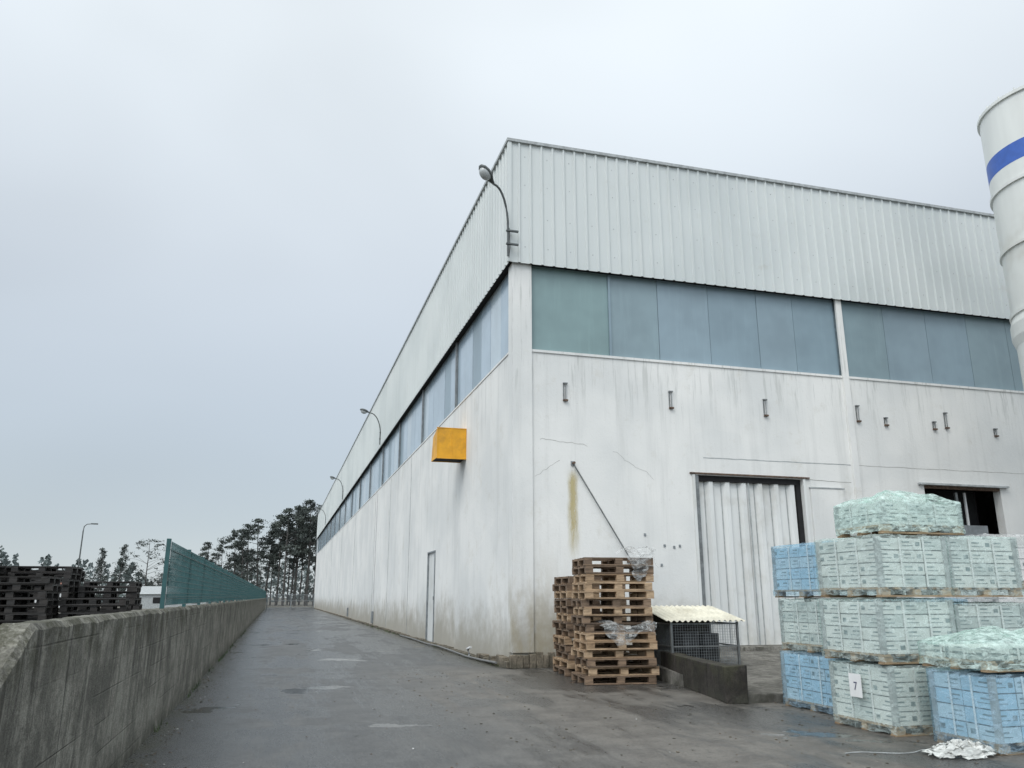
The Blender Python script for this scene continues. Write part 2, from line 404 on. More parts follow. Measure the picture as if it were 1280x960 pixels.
b.box(9.731,WY+.02,.345,9.85,WY+.2,4.419,'steel'); b.box(12.67,WY+.10,.345,12.809,WY+.2,4.419,'dark')
b.box(9.86,WY+.05,4.28,12.66,WY+.2,4.419,'dark')  # black strip, as at the right jamb, paints the gap shade
b.box(9.6,WY-.05,4.44,13.0,WY-.004,4.475,'rust')
b.box(9.66,WY-.03,.345,9.73,WY-.003,4.43,'gate'); b.box(12.81,WY-.03,.345,12.88,WY-.003,4.43,'gate')
b.obj('sliding_gate',wh)
b=MB(); b.box(13.0,WY-.05,.4,14.0,WY-.004,4.2,'plaster'); b.box(12.98,WY-.065,4.2,14.02,WY-.003,4.23,'flash'); b.obj('gate_side_panel',wh)
b=MB(); b.box(16.7,WY+.8,.34,19.1,WY+.85,4.42,'dark')  # black sheet stands in for the shade inside the bay
b.box(16.6,WY+.02,4.34,19.17,WY+.12,4.419,'rust'); b.box(17.9,WY+.3,.35,17.98,WY+.36,4.3,'steel'); b.box(17.2,WY+.25,2.6,18.8,WY+.3,3.4,'frame'); b.box(18.2,WY+.3,3.4,18.26,WY+.34,4.3,'white')
b.box(16.4,WY-.1,4.42,19.4,WY-.003,4.47,'flash')
b.obj('loading_bay_opening',wh)
b=MB(); b.box(WX+.03,27.26,.05,WX+.07,28.54,2.97,'gate'); b.box(WX-.03,27.2,0.02,WX+.03,27.26,3.02,'frame'); b.box(WX-.03,28.54,.02,WX+.03,28.6,3.02,'frame'); b.box(WX-.03,27.26,2.97,WX+.03,28.54,3.02,'frame')
b.box(WX-.01,27.4,1.4,WX+.03,27.46,1.52,'black'); b.obj('side_door',wh)
b=MB()
for y in (33.1,39.6,46,58.5,71,84): b.box(WX-.012,y,.1,WX-.002,y+.03,7.2,'flash')
b.obj('wall_joints',wh)
b=MB(); x0,x1,y0,y1,z0,z1=4.2,5.068,22.7,23.5,5.41,6.29
vs=[(x0,y0,z0),(x1,y0,z0),(x1,y0,z1),(x0,y0,z1),(x0-.02,y1,z0),(x1,y1,z0),(x1,y1,z1),(x0+.02,y1,z1-.14)]
b.add(vs,[(0,1,2,3),(0,3,7,4),(3,2,6,7),(4,7,6,5)],'yellow')
b.box(x0+.02,y0+.02,z0+.02,x1,y1-.02,z0+.04,'dark')
b.box(x0-.02,y0-.012,z1-.002,x1,y0+.03,z1+.02,'yellow'); b.box(x0-.02,y0-.012,z0-.02,x1,y0+.03,z0+.002,'yellow')
b.box(x0-.012,y0-.014,z0,x0+.02,y0-.001,z1,'yellow'); b.box(x0+.42,y0-.010,z0,x0+.45,y0-.001,z1,'yellow')
b.obj('yellow_vent_hood',wh)
b=MB()
for x,z in [(6.37,6.29),(9.18,6.28),(11.88,6.25),(14.72,6.27),(15.6,6.1),(17.2,6.08),(17.62,6.25),(19.3,6.0)]:
    h=.23 if x not in (15.6,17.2,19.3) else .12
    b.box(x-.045,WY-.02,z-h,x-.02,WY-.004,z+h,'steel'); b.box(x+.03,WY-.02,z-h,x+.055,WY-.004,z+h*.6,'white')
    b.box(x-.05,WY-.06,z+h-.03,x+.06,WY-.004,z+h,'steel'); b.box(x-.05,WY-.07,z-h,x+.06,WY-.004,z-h+.04,'rust')
    b.tube([(x,WY-.05,z-h),(x+.01,WY-.05,z+h*.8)],.010,'steel',6)
b.obj('wall_brackets',wh)
b=MB(); b.tube([(6.54,WY-.05,4.54),(7.9,WY-.08,2.35)],.016,'steel',6)
b.tube([(6.54,WY-.003,4.56),(6.54,WY-.12,4.56)],.03,'rust',8); b.box(6.49,WY-.02,4.50,6.59,WY-.004,4.61,'frame'); b.box(7.84,WY-.1,2.28,7.94,WY-.004,2.38,'rust')
b.obj('stay_rod',wh)
b=MB()
for x,z in [(8.3,2.9),(8.8,2.65),(9.05,2.62),(8.7,2.2),(9.2,2.65)]: b.box(x,WY-.02,z,x+.05,WY-.003,z+.06,'frame')
b.obj('wall_fixings',wh)

# ------------------------------------------------------------------ wall lamps
def lamp(y,first=False):
    b=MB(); x=4.86
    reach=.44 if first else .62
    pts=[(x,y,9.55),(x,y,10.25)]
    for i in range(1,9):
        t=i/8; pts.append((x-reach*t**1.7,y-(.25*t if first else 0),10.25+1.05*math.sin(t*math.pi/2)))
    b.tube(pts,.028,'lampgrey',8)
    e=Vector(pts[-1]); dr=(Vector((-.52,-.30,.42)) if first else Vector((-.85,-.12,.22))).normalized()
    sec=[(0,.035,.035),(.10,.07,.06),(.2,.13,.10),(.36,.15,.11),(.48,.12,.09),(.56,.05,.04)]
    side=dr.cross(Vector((0,0,1))).normalized(); up=side.cross(dr)
    vs=[];fs=[];n=12
    for (s,w,h) in sec:
        for k in range(n):
            a=2*math.pi*k/n; vs.append(e+dr*s+side*math.cos(a)*w+up*(math.sin(a)*h*(1 if math.sin(a)>0 else .5)))
    for i in range(len(sec)-1):
        for k in range(n): fs.append((i*n+k,i*n+(k+1)%n,(i+1)*n+(k+1)%n,(i+1)*n+k))
    fs.append(list(range(n))); fs.append(list(range((len(sec)-1)*n,len(sec)*n)))
    b.add(vs,fs,'lampgrey',True)
    c=e+dr*.33-up*.04; vs=[];fs=[]
    for i in range(5):
        ph=i/4*math.pi/2
        for k in range(12):
            a=2*math.pi*k/12; vs.append(c+dr*math.cos(a)*.18*math.cos(ph)+side*math.sin(a)*.13*math.cos(ph)-up*.13*math.sin(ph))
    for i in range(4):
        for k in range(12): fs.append((i*12+k,i*12+(k+1)%12,(i+1)*12+(k+1)%12,(i+1)*12+k))
    b.add(vs,fs,'lens',True)
    for z in (9.85,10.2): b.box(x-.05,y-.05,z,5.12 if first else 4.93,y+.02,z+.035,'lampgrey')
    if first: b.tube([(x+.02,y-.02,9.5),(x+.05,y,9.8),(x+.03,y,10.3)],.010,'black',5)
    b.obj('wall_street_lamp')
lamp(17.42,True)
for y in (43.5,70,96): lamp(y)

# ------------------------------------------------------------------ silo
si=empty('cement_silo'); cx,cy,r=17.86,13.36,1.5
b=MB()
def ring(zs,key,n=64,smooth=True):
    vs=[];fs=[]
    for (z,rr) in zs:
        for k in range(n): a=2*math.pi*k/n; vs.append((cx+rr*math.cos(a),cy+rr*math.sin(a),z))
    for i in range(len(zs)-1):
        for k in range(n): fs.append((i*n+k,i*n+(k+1)%n,(i+1)*n+(k+1)%n,(i+1)*n+k))
    b.add(vs,fs,key,smooth)
ring([(5.2,r),(11.65,r)],'silo'); ring([(11.65,r+.002),(12.13,r+.002)],'blue'); ring([(12.13,r),(13.4,r)],'silo')
ring([(2.2,.25),(5.2,r)],'silo'); ring([(13.4,r),(13.9,.4),(13.95,0.01)],'silo')
for z in (13.38,11.19,9.65,8.06,5.2): ring([(z-.05,r+.003),(z-.05,r+.05),(z+.03,r+.05),(z+.03,r+.003)],'silo',smooth=False)
ring([(8.02,r+.003),(7.8,r+.07),(7.5,r+.07),(7.3,r+.003)],'silo',smooth=False)
b.obj('silo_body',si)
b=MB()
for a in (45,135,225,315):
    x=cx+1.42*math.cos(math.radians(a)); y=cy+1.42*math.sin(math.radians(a)); b.tube([(x,y,0),(x,y,5.3)],.1,'silo',10); b.box(x-.2,y-.2,0,x+.2,y+.2,.05,'steel')
b.tube([(cx,cy,.9),(cx,cy,2.3)],.22,'steel',12)
b.obj('silo_legs',si)
b=MB()
for k in range(24):
    a=2*math.pi*k/24
    b.tube([(cx+1.53*math.cos(a),cy+1.53*math.sin(a),13.41),(cx+1.53*math.cos(a),cy+1.53*math.sin(a),13.47)],.02,'silo',4)
b.obj('silo_rim_bolts',si)

# ------------------------------------------------------------------ left concrete wall
b=MB(); x0,x1=-1.45,-1.25
vs=[];fs=[]; ys=[3.2,3.6,4.0,4.3,4.5,4.6,4.75,4.9,5.02,5.12]+[5.2+i*.08 for i in range(0,250)]+[25.3+i*.5 for i in range(176)]
for y in ys:
    zt=1.36+.010*noise.noise(Vector((y*.8,0,0)))+.012*noise.noise(Vector((y*4,3,0)))
    ch=.02*max(0,noise.noise(Vector((y*2.3,5,1))))+.010*noise.noise(Vector((y*9,5,1)))
    if y<5.1: zt=min(zt,1.35-(5.1-y)*.52-.03*noise.noise(Vector((y*6,0,0))))
    e=.010*noise.noise(Vector((y*5,8,0)))
    vs+=[(x1,y,0),(x1+.006*math.sin(y*2)-.3*ch,y,zt-.035-ch+e),(x1-.035-ch+e,y,zt-.3*ch),(x0+.03,y,zt),(x0,y,zt-.03),(x0,y,0)]
n=len(ys)
for i in range(n-1):
    for k in range(5): fs.append((i*6+k,i*6+k+1,(i+1)*6+k+1,(i+1)*6+k))
fs.append((0,1,2,3,4,5)); fs.append(tuple((n-1)*6+k for k in range(6)))
b.add(vs,fs,'conc')
b.obj('concrete_wall')
b=MB()
x=-1.46
while x>-14:
    w=R.uniform(.2,.45); h=1.28+R.uniform(-.04,.03); b.box(x-w+.004,4.75,0,x,5.15,h,'conc',.008)
    for q in range(3): b.box(x-w+.02+q*w*.3,4.74+R.uniform(0,.2),h-.02,x-w+.02+(q+1)*w*.32,5.15,h+R.uniform(.01,.07),'rubble',.025)
    x-=w
b.obj('broken_concrete_wall',bevel=.015)

# ------------------------------------------------------------------ mesh fence
fe=empty('green_mesh_fence'); fx=-1.33
b=MB()
y=10.9
while y<113:
    b.box(fx-.025,y-.025,1.33,fx+.025,y+.025,2.20,'fence'); y+=2.5
b.obj('fence_posts',fe)
b=MB(); y=10.95
while y<112:
    b.box(fx+.026,y,1.40,fx+.031,y+.006,2.17,'fence'); y+=.055 if y<40 else .11
for i in range(11):
    z=1.40+i*.074; b.box(fx+.032,10.9,z,fx+.037,112,z+.006,'fence')
for z in (1.5,2.05): b.box(fx+.037,10.9,z,fx+.055,112,z+.006,'fence')
b.obj('fence_mesh',fe)

# ------------------------------------------------------------------ pallets
def pallet(b,cx,cy,z,w,d,rot,key,tilt=0):
    b.X=Matrix.Translation((cx,cy,z))@Matrix.Rotation(rot,4,'Z')@Matrix.Rotation(tilt,4,'Y')
    J=.003
    for i in range(3):
        y=-d/2+.05+(d-.1)*i/2; b.box(-w/2,y-.05,0,w/2,y+.05,.022,key,J)
    for i in range(3):
        for j in range(3):
            x=-w/2+.07+(w-.14)*i/2; y=-d/2+.05+(d-.1)*j/2; b.box(x-.07,y-.048,.022,x+.07,y+.048,.10,key,J)
    for i in range(3):
        x=-w/2+.07+(w-.14)*i/2; b.box(x-.07,-d/2,.10,x+.07,d/2,.12,key,J)
    nb=7
    for i in range(nb):
        y=-d/2+.05+(d-.1)*i/(nb-1); b.box(-w/2,y-.05*R.uniform(.7,1),.12,w/2,y+.05*R.uniform(.7,1),.142,key,J)
    b.X=None
def pstack(name,cx,cy,n,w,d,rot,key,jit=.03,keys=None):
    b=MB()
    for i in range(n):
        k=key if keys is None else keys[i%len(keys)]
        pallet(b,cx+R.uniform(-jit,jit),cy+R.uniform(-jit,jit),.01+i*.146,w*R.uniform(.98,1.02),d,rot+R.uniform(-.04,.04),k,R.uniform(-.004,.004))
    return b.obj(name)
pstack('wooden_pallet_stack',6.03,14.35,15,1.28,1.0,math.radians(-7),'wood',.045,['wood_old','wood','wood_old','wood','wood','wood','wood_old'])
pstack('wooden_pallet_stack',6.20,16.0,13,1.2,1.2,math.radians(-6),'wood_old',.04,['wood_old','wood','wood_old'])
def film_sheet(name,fn,nu,nv,key,parent=None,amp=.03):
    b=MB(); vs=[];fs=[]
    for i in range(nu+1):
        for j in range(nv+1):
            p=Vector(fn(i/nu,j/nv)); q=noise.noise_vector(p*4.0)*amp+noise.noise_vector(p*13)*amp*.5
            vs.append(p+q)
    for i in range(nu):
        for j in range(nv): fs.append((i*(nv+1)+j,(i+1)*(nv+1)+j,(i+1)*(nv+1)+j+1,i*(nv+1)+j+1))
    b.add(vs,fs,key,True); return b.obj(name,parent)
def drape(cx,cy,zt,drop,w,fwd):
    def fn(u,v):
        x=cx+(u-.5)*w*(1-.3*v)+.05*math.sin(v*7)
        if v<.4: return (x,cy+.5*(1-v/.4)*1.0-fwd,zt+.02+.05*math.sin(u*9))
        t=(v-.4)/.6; return (x+.08*t,cy-fwd-.05-.03*t,zt-drop*t*(.6+.4*math.sin(u*5+1)))
    return fn
film_sheet('draped_wrap_film',drape(6.42,14.35,2.30,.55,.6,.50),24,24,'fclear',None,.09)
film_sheet('draped_wrap_film',drape(6.1,14.35,1.0,.32,1.2,.56),30,18,'fclear',None,.05)

for (x,y,n,rot) in [(-3.95,22.6,12,.05),(-5.3,22.0,15,.0),(-6.7,21.6,15,-.04),(-8.1,21.9,15,.03),(-9.5,21.4,15,0),(-10.9,21.8,15,.05),(-3.8,20.0,10,.1),(-5.1,19.2,13,.02),(-6.5,19.4,13,-.05),(-7.9,19.0,13,.04),(-4.4,25,13,0),(-5.9,25,15,0),(-7.4,25,15,0)]:
    pstack('black_pallet_stack',x,y,n,1.3,1.05,rot,'wood_black',.05)

# ------------------------------------------------------------------ dock, low wall, cage
b=MB()
vs=[(6.65,11,0),(9.6,11,0),(13.2,17.69,0),(7.2,17.69,0),(6.65,11,.13),(9.6,11,.13),(13.2,17.69,.34),(7.2,17.69,.34)]
b.add(vs,[(4,5,6,7),(0,1,5,4),(1,2,6,5),(3,7,4,0)],'dock')
b.box(9.4,16.9,.30,12.9,17.64,.40,'dock',.01)
b.obj('loading_ramp',bevel=.01)
b=MB()
p0=Vector((6.40,11.05,0)); p1=Vector((7.15,14.9,0)); d=(p1-p0); L=d.length; ang=math.atan2(d.y,d.x)
b.X=Matrix.Translation(p0)@Matrix.Rotation(ang,4,'Z')
s=0
while s<L:
    l=min(.9,L-s); b.box(s,-.24,0,s+l-.006,.0,.50+R.uniform(-.015,.015),'darkconc',.012); s+=l
b.box(-.02,-.30,0,.30,.03,.53,'darkconc',.02)
b.X=None
b.obj('low_concrete_wall',bevel=.015)
cg=empty('bottle_cage')
Xc=Matrix.Translation((7.05,14.05,0))@Matrix.Rotation(math.radians(-3),4,'Z')
b=MB(); b.X=Xc; W,D=1.38,1.2
for x in (0.02,W-.02):
    for y,z in ((0.03,1.05),(D-.03,1.28)): b.box(x-.02,y-.02,0,x+.02,y+.02,z,'steel')
for z in (.12,.6,1.0):
    b.box(.04,.015,z,W-.04,.04,z+.025,'steel'); b.box(.01,.05,z,.03,D-.05,z+.025,'steel'); b.box(W-.03,.05,z,W-.01,D-.05,z+.025,'steel')
b.box(.04,D-.04,.1,W-.04,D-.03,1.2,'darkconc')
b.obj('cage_frame',cg)
b=MB(); b.X=Xc
i=0
while .05+i*.05<W-.03: b.box(.05+i*.05,.025,.14,.054+i*.05,.029,1.0,'frame'); i+=1
i=0
while .17+i*.05<1.0: b.box(.04,.030,.17+i*.05,W-.04,.034,.174+i*.05,'frame'); i+=1
i=0
while .05+i*.05<D-.03: b.box(W-.022,.05+i*.05,.14,W-.018,.054+i*.05,1.0,'frame'); b.box(.018,.05+i*.05,.14,.022,.054+i*.05,1.0,'frame'); i+=1
b.obj('cage_mesh',cg)
b=MB(); b.X=Xc@Matrix.Translation((-.1,-.08,1.07))@Matrix.Rotation(math.atan2(.25,1.35),4,'X')
vs=[];fs=[];n=96
for i in range(n+1):
    x=(W+.2)*i/n; z=.018*math.sin(i/n*2*math.pi*14)
    vs+=[(x,0,z),(x,D+.18,z),(x,0,z-.006),(x,D+.18,z-.006)]
for i in range(n): fs+=[(4*i,4*i+4,4*i+5,4*i+1),(4*i+2,4*i+6,4*i+7,4*i+3),(4*i,4*i+2,4*i+6,4*i+4)]
b.add(vs,fs,'cream',True); b.obj('corrugated_roof',cg)
def drum(name,x,y,z,r,h,key):
    b=MB()
    zs=[(0,r*.97),(.02,r),(h*.33-.02,r),(h*.33,r*1.03),(h*.33+.02,r),(h*.66-.02,r),(h*.66,r*1.03),(h*.66+.02,r),(h-.02,r),(h,r*.97)]
    b.tube([(x,y,z+a) for a,_ in zs],[c for _,c in zs],key,20); b.obj(name)
drum('black_drum',7.62,14.55,0,.24,.85,'black'); drum('black_drum',8.10,14.6,0,.22,.82,'black')

# ------------------------------------------------------------------ wrapped tile pallets
def carton_load(b,x0,y0,x1,y1,z0,z1,key1,key2):
    nl=max(2,round((z1-z0)/.15)); lh=(z1-z0)/nl
    nx=max(2,round((x1-x0)/.33)); ny=max(2,round((y1-y0)/.33))
    for l in range(nl):
        za=z0+l*lh; zb=za+lh-.014
        for i in range(nx):
            for j in range(ny):
                if 0<i<nx-1 and 0<j<ny-1 and l<nl-1: continue
                a0=x0+(x1-x0)*i/nx; a1=x0+(x1-x0)*(i+1)/nx-.009; c0=y0+(y1-y0)*j/ny; c1=y0+(y1-y0)*(j+1)/ny-.009
                e=.006
                a0+=R.uniform(0,e); c0+=R.uniform(0,e)
                k=key1 if R.random()<.68 else key2
                b.box(a0,c0,za,a1,c1,zb,k)
                m=(za+zb)/2
                if i==0:
                    L=c1-c0
                    b.box(a0-.002,c0+L*.08,m+.016,a0-.0005,c0+L*.42,m+.032,'label')
                    b.box(a0-.002,c0+L*.08,m-.022,a0-.0005,c0+L*.55,m-.014,'label')
                    if R.random()<.4: b.box(a0-.002,c0+L*.72,m-.022,a0-.0005,c0+L*.90,m+.026,'label')
                if j==0:
                    L=a1-a0
                    b.box(a0+L*.10,c0-.002,m+.016,a0+L*.45,c0-.0005,m+.032,'label')
                    b.box(a0+L*.10,c0-.002,m-.022,a0+L*.60,c0-.0005,m-.014,'label')
                    if R.random()<.4: b.box(a0+L*.72,c0-.002,m-.022,a0+L*.92,c0-.0005,m+.026,'label')
def wrapped(x0,y0,x1,y1,z0,z1,style,hump=0,name='wrapped_tile_pallet',sheet=False):
    p=empty(name)
    k1,k2,film={'g':('carton','carton2','fgreen'),'b':('cartonb','cartonb2','fblue'),'m':('carton','carton2','fmint'),'w':('paper','carton','fclear')}[style]
    b=MB(); ph=.11
    b.box(x0+.03,y0+.03,z0+ph,x1-.04,y1-.04,z1-.05,'frame')
    b.obj('load_core',p)
    b=MB()
    for j in range(3):
        y=y0+.06+(y1-y0-.12)*j/2
        b.box(x0,y-.045,z0,x1,y+.045,z0+.02,'wood')
        for i in range(3):
            x=x0+.07+(x1-x0-.14)*i/2; b.box(x-.06,y-.045,z0+.02,x+.06,y+.045,z0+.085,'wood')
    for i in range(6):
        x=x0+.05+(x1-x0-.1)*i/5; b.box(x-.045,y0,z0+.085,x+.045,y1,z0+ph-.003,'wood')
    b.obj('pallet_base',p)
    zt=z1-.015
    b=MB(); carton_load(b,x0+.02,y0+.02,x1-.02,y1-.02,z0+ph,zt,k1,k2); b.obj('cartons',p)
    b=MB()
    for x in (x0+.004,x1-.06):
        for y in (y0+.004,y1-.06): b.box(x,y,z0+ph,x+.056,y+.056,zt+.004,'flash')
    for f in (.33,.67):
        y=y0+(y1-y0)*f; b.box(x0+.010,y-.012,z0+ph,x0+.014,y+.012,zt,'paper')
        x=x0+(x1-x0)*f; b.box(x-.012,y0+.010,z0+ph,x+.012,y0+.014,zt,'paper')
    b.obj('straps',p)
    b=MB(); vs=[];fs=[]; nper=72; nz=12
    cxm,cym=(x0+x1)/2,(y0+y1)/2; w,d=(x1-x0)+.02,(y1-y0)+.02
    def per(t):
        s=t*2*(w+d)
        if s<w: return (x0-.01+s,y0-.01)
        s-=w
        if s<d: return (x1+.01,y0-.01+s)
        s-=d
        if s<w: return (x1+.01-s,y1+.01)
        s-=w; return (x0-.01,y1+.01-s)
    seed=R.uniform(0,50)
    for j in range(nz+1):
        for i in range(nper):
            x,y=per(i/nper); z=z0+.02+(zt+.02-z0-.02)*j/nz
            nn=noise.noise(Vector((x*5+seed,y*5,z*7)))
            out=Vector((x-cxm,y-cym,0)).normalized()
            o=.004+max(-.002,.012*nn)
            if j<2: o+=.02*noise.noise(Vector((x*9,y*9,seed)))+.008
            vs.append((x+out.x*o,y+out.y*o,z+(0.03*noise.noise(Vector((x*6,y*6,seed+3))) if j==0 else 0)))
    for j in range(nz):
        for i in range(nper): fs.append((j*nper+i,j*nper+(i+1)%nper,(j+1)*nper+(i+1)%nper,(j+1)*nper+i))
    prev=nz*nper
    for q,sc in enumerate((.93,.8,.6,.4,.2,.02)):
        st=len(vs)
        for i in range(nper):
            x,y=per(i/nper); X=cxm+(x-cxm)*sc; Y=cym+(y-cym)*sc
            hh=hump*(1-sc**2)*(1+1.3*noise.noise(Vector((X*3.0+seed,Y*3.0,2)))) + .025*noise.noise(Vector((X*8,Y*8,seed)))*(1+3*hump)+.006
            vs.append((X,Y,zt+.02+max(-.006,hh)))
        for i in range(nper): fs.append((prev+i,prev+(i+1)%nper,st+(i+1)%nper,st+i))
        prev=st
    b.add(vs,fs,film,True); b.obj('wrap_film',p)
    if sheet:
        b=MB(); b.box(x0-.045,y0+.45,z0+.36,x0-.040,y0+.66,z0+.62,'paper'); b.obj('paper_label',p)
        cu=bpy.data.curves.new('label_number','FONT'); cu.body='7'; cu.size=.13; cu.extrude=.0005; cu.materials.append(M['ink'])
        o=bpy.data.objects.new('label_number',cu); COL.objects.link(o); o.parent=p
        o.location=(x0-.048,y0+.585,z0+.44); o.rotation_euler=(math.radians(90),0,math.radians(-90))
    return p
wrapped(6.70,8.0,7.72,9.08,0,.74,'g',sheet=True)
wrapped(6.66,8.02,7.72,9.10,.76,1.47,'g')
wrapped(6.70,7.98,7.70,9.12,1.50,2.20,'g')
wrapped(6.95,8.12,8.14,9.0,2.24,2.64,'m',.13)
wrapped(7.10,9.42,8.2,10.7,0,.74,'b'); wrapped(7.12,9.40,8.2,10.68,.76,1.46,'g'); wrapped(7.08,9.42,8.15,10.7,1.49,2.22,'b')
wrapped(7.85,8.15,8.95,9.2,0,.74,'g'); wrapped(7.88,8.18,8.95,9.2,.76,1.42,'g'); wrapped(7.84,8.13,8.92,9.2,1.50,2.22,'g')
wrapped(6.90,6.82,8.10,7.66,0,.74,'b'); wrapped(6.87,6.80,8.12,7.70,.77,1.02,'m',.13)
wrapped(9.9,9.5,11.0,10.6,0,.8,'w'); wrapped(9.9,9.5,11.0,10.6,.82,1.6,'w'); wrapped(9.88,9.5,11.0,10.6,1.62,2.38,'w')
wrapped(9.3,8.2,10.4,9.2,0,.74,'g'); wrapped(9.3,8.2,10.4,9.2,.76,1.4,'w')
wrapped(8.45,9.6,9.5,10.7,0,.74,'g'); wrapped(8.45,9.6,9.5,10.7,.76,1.46,'b')
wrapped(11.4,9.6,12.5,10.7,0,.8,'w');wrapped(11.4,9.6,12.5,10.7,.82,1.6,'w')

b=MB(); vs=[];fs=[];n=44
for i in range(n+1):
    for j in range(n+1):
        u,v=i/n-.5,j/n-.5; rr=math.hypot(u,v)*2
        p=Vector((u*6,v*6,0)); q=noise.noise_vector(p*1.7); q2=noise.noise_vector(p*4.5+Vector((9,1,4)))
        z=.012+max(0,1-rr)*.10+abs(q.z)*.11*max(0,1.15-rr)+abs(q2.z)*.05*max(0,1.2-rr)
        vs.append((6.58+u*.85+q.x*.07+q2.x*.03,6.98+v*.5+q.y*.06+q2.y*.03,z))
for i in range(n):
    for j in range(n):
        u,v=(i+.5)/n-.5,(j+.5)/n-.5
        if math.hypot(u,v)*2+.3*noise.noise(Vector((u*7,v*7,3)))<.95: fs.append((i*(n+1)+j,(i+1)*(n+1)+j,(i+1)*(n+1)+j+1,i*(n+1)+j+1))
b.add(vs,fs,'fwhite',True); b.obj('crumpled_plastic_film')
b=MB(); b.tube([(5.5+i*.1,7.32-.02*i+.05*math.sin(i*.9),.012+.012*(i>7)) for i in range(11)],.005,'flash',6); b.obj('ground_cord')

# ------------------------------------------------------------------ debris
b=MB()
def pebble(x,y,s,key):
    b.box(x-s,y-s*R.uniform(.5,1),.0,x+s,y+s*R.uniform(.5,1),s*R.uniform(.5,1.2),key,s*.3)
for i in range(1400):
    q=R.random()
    if q<.3: x=-1.22+abs(R.gauss(0,.12)); y=R.uniform(5,70)
    elif q<.6: x=4.88-abs(R.gauss(0,.2)); y=R.uniform(17,60)
    else: x=R.uniform(2.2,9); y=R.uniform(6,17)
    pebble(x,y,R.uniform(.004,.016) if q<.7 else R.uniform(.004,.014),'plinth' if R.random()<.7 else 'dock')
b.obj('gravel_debris')
b=MB()
for i in range(420):
    x=R.uniform(-1.1,8) if R.random()<.6 else -1.15+abs(R.gauss(0,.25)); y=R.uniform(5.5,26)
    if x>4.7 and y>11: continue
    s=R.uniform(.010,.022); a=R.uniform(0,6.28); c_,s_=math.cos(a)*s,math.sin(a)*s
    b.add([(x-c_,y-s_,.008),(x+s_*.5,y-c_*.5,.014),(x+c_,y+s_,.010),(x-s_*.5,y+c_*.5,.016)],[(0,1,2,3)],'leaflitter' if R.random()<.88 else 'paper')
b.obj('leaf_litter')
b=MB()
for i in range(1500):
    if i<600: x=-1.235+abs(R.gauss(0,.03)); y=R.uniform(5,40)
    else: x=4.9-abs(R.gauss(0,.05)); y=R.uniform(18,50)
    if noise.noise(Vector((x,y*.8,0)))<.0: continue
    h=R.uniform(.03,.11); a=R.uniform(0,6.28); w=.006; dx,dy=math.cos(a)*w,math.sin(a)*w
    lx,ly=R.uniform(-.04,.04),R.uniform(-.04,.04)
    b.add([(x-dx,y-dy,0),(x+dx,y+dy,0),(x+lx,y+ly,h)],[(0,1,2)],'weed')
b.obj('weeds')

# ------------------------------------------------------------------ trees
def tree_mesh(name,seed,H,kind):
    r=random.Random(seed); b=MB()
    lean=Vector((r.uniform(-.05,.05),r.uniform(-.05,.05),0))
    def tp(t): return Vector((lean.x*H*t*t+.15*math.sin(t*5+seed),lean.y*H*t*t+.1*math.sin(t*4),H*t))
    tr=H*.013
    b.tube([tp(i/8) for i in range(9)],[tr*(1-.85*i/8) for i in range(9)],'bark',7,False)
    clumps=[]
    nb,t0={'pine':(18,.50),'euc':(21,.40),'round':(34,.22),'cone':(46,.10)}[kind]
    for i in range(nb):
        t=t0+(1-t0)*(i+r.random())/nb; a=r.uniform(0,6.283); s=tp(t)
        q=(t-t0)/(1-t0)
        if kind=='pine': L=H*.19*(math.sin(q*2.6+.5))*r.uniform(.4,1.25); up=.35
        elif kind=='euc': L=H*.15*(math.sin(q*2.9+.25)+.15)*r.uniform(.3,1.5); up=.8
        elif kind=='round': L=H*.36*(math.sin(q*2.9+.2)+.1)*r.uniform(.6,1.1); up=.5
        else: L=H*.20*(1.02-q)*r.uniform(.75,1.1); up=-.05
        e=s+Vector((math.cos(a)*L,math.sin(a)*L,L*up*r.uniform(.5,1.3)))
        m=(s+e)/2+Vector((0,0,L*.06))
        b.tube([s,m,e],[tr*.35*(1.1-q),tr*.22*(1.1-q),tr*.08],'bark',4,False)
        clumps.append((e,H*(.052 if kind!='round' else .05)*r.uniform(.5,1.3)))
        if r.random()<.5: clumps.append((m+Vector((r.uniform(-.5,.5),r.uniform(-.5,.5),.3)),H*.04*r.uniform(.5,1.1)))
    clumps.append((tp(1),H*.035))
    per={'pine':80,'euc':66,'round':30,'cone':40}[kind]
    for (c,rad) in clumps:
        k='leafd' if r.random()<.6 else 'leafl'
        for _ in range(per):
            d=Vector((r.gauss(0,1),r.gauss(0,1),r.gauss(0,.55)))*rad*.55
            p=c+d; s=H*r.uniform(.004,.011)
            n=Vector((r.uniform(-1,1),r.uniform(-1,1),r.uniform(-.4,1))).normalized(); t1=n.orthogonal().normalized(); t2=n.cross(t1)
            b.add([p-t1*s-t2*s*.5,p+t1*s-t2*s*.6,p+t1*s*.6+t2*s*.7,p-t1*s*.7+t2*s*.6],[(0,1,2,3)],k)
    me=bpy.data.meshes.new(name); me.from_pydata([tuple(p) for p in b.v],[],b.f)
    for k in b.mats: me.materials.append(M[k])
    me.polygons.foreach_set('material_index',b.mi); me.update(); return me
TM={'pine':[tree_mesh('pine_a',1,18,'pine'),tree_mesh('pine_b',2,18,'pine'),tree_mesh('pine_c',9,18,'pine')],
    'euc':[tree_mesh('euc_a',3,18,'euc'),tree_mesh('euc_b',4,18,'euc'),tree_mesh('euc_c',5,18,'euc')],
    'round':[tree_mesh('round_a',6,10,'round'),tree_mesh('round_b',16,10,'round')],'cone':[tree_mesh('cone_a',7,10,'cone')]}
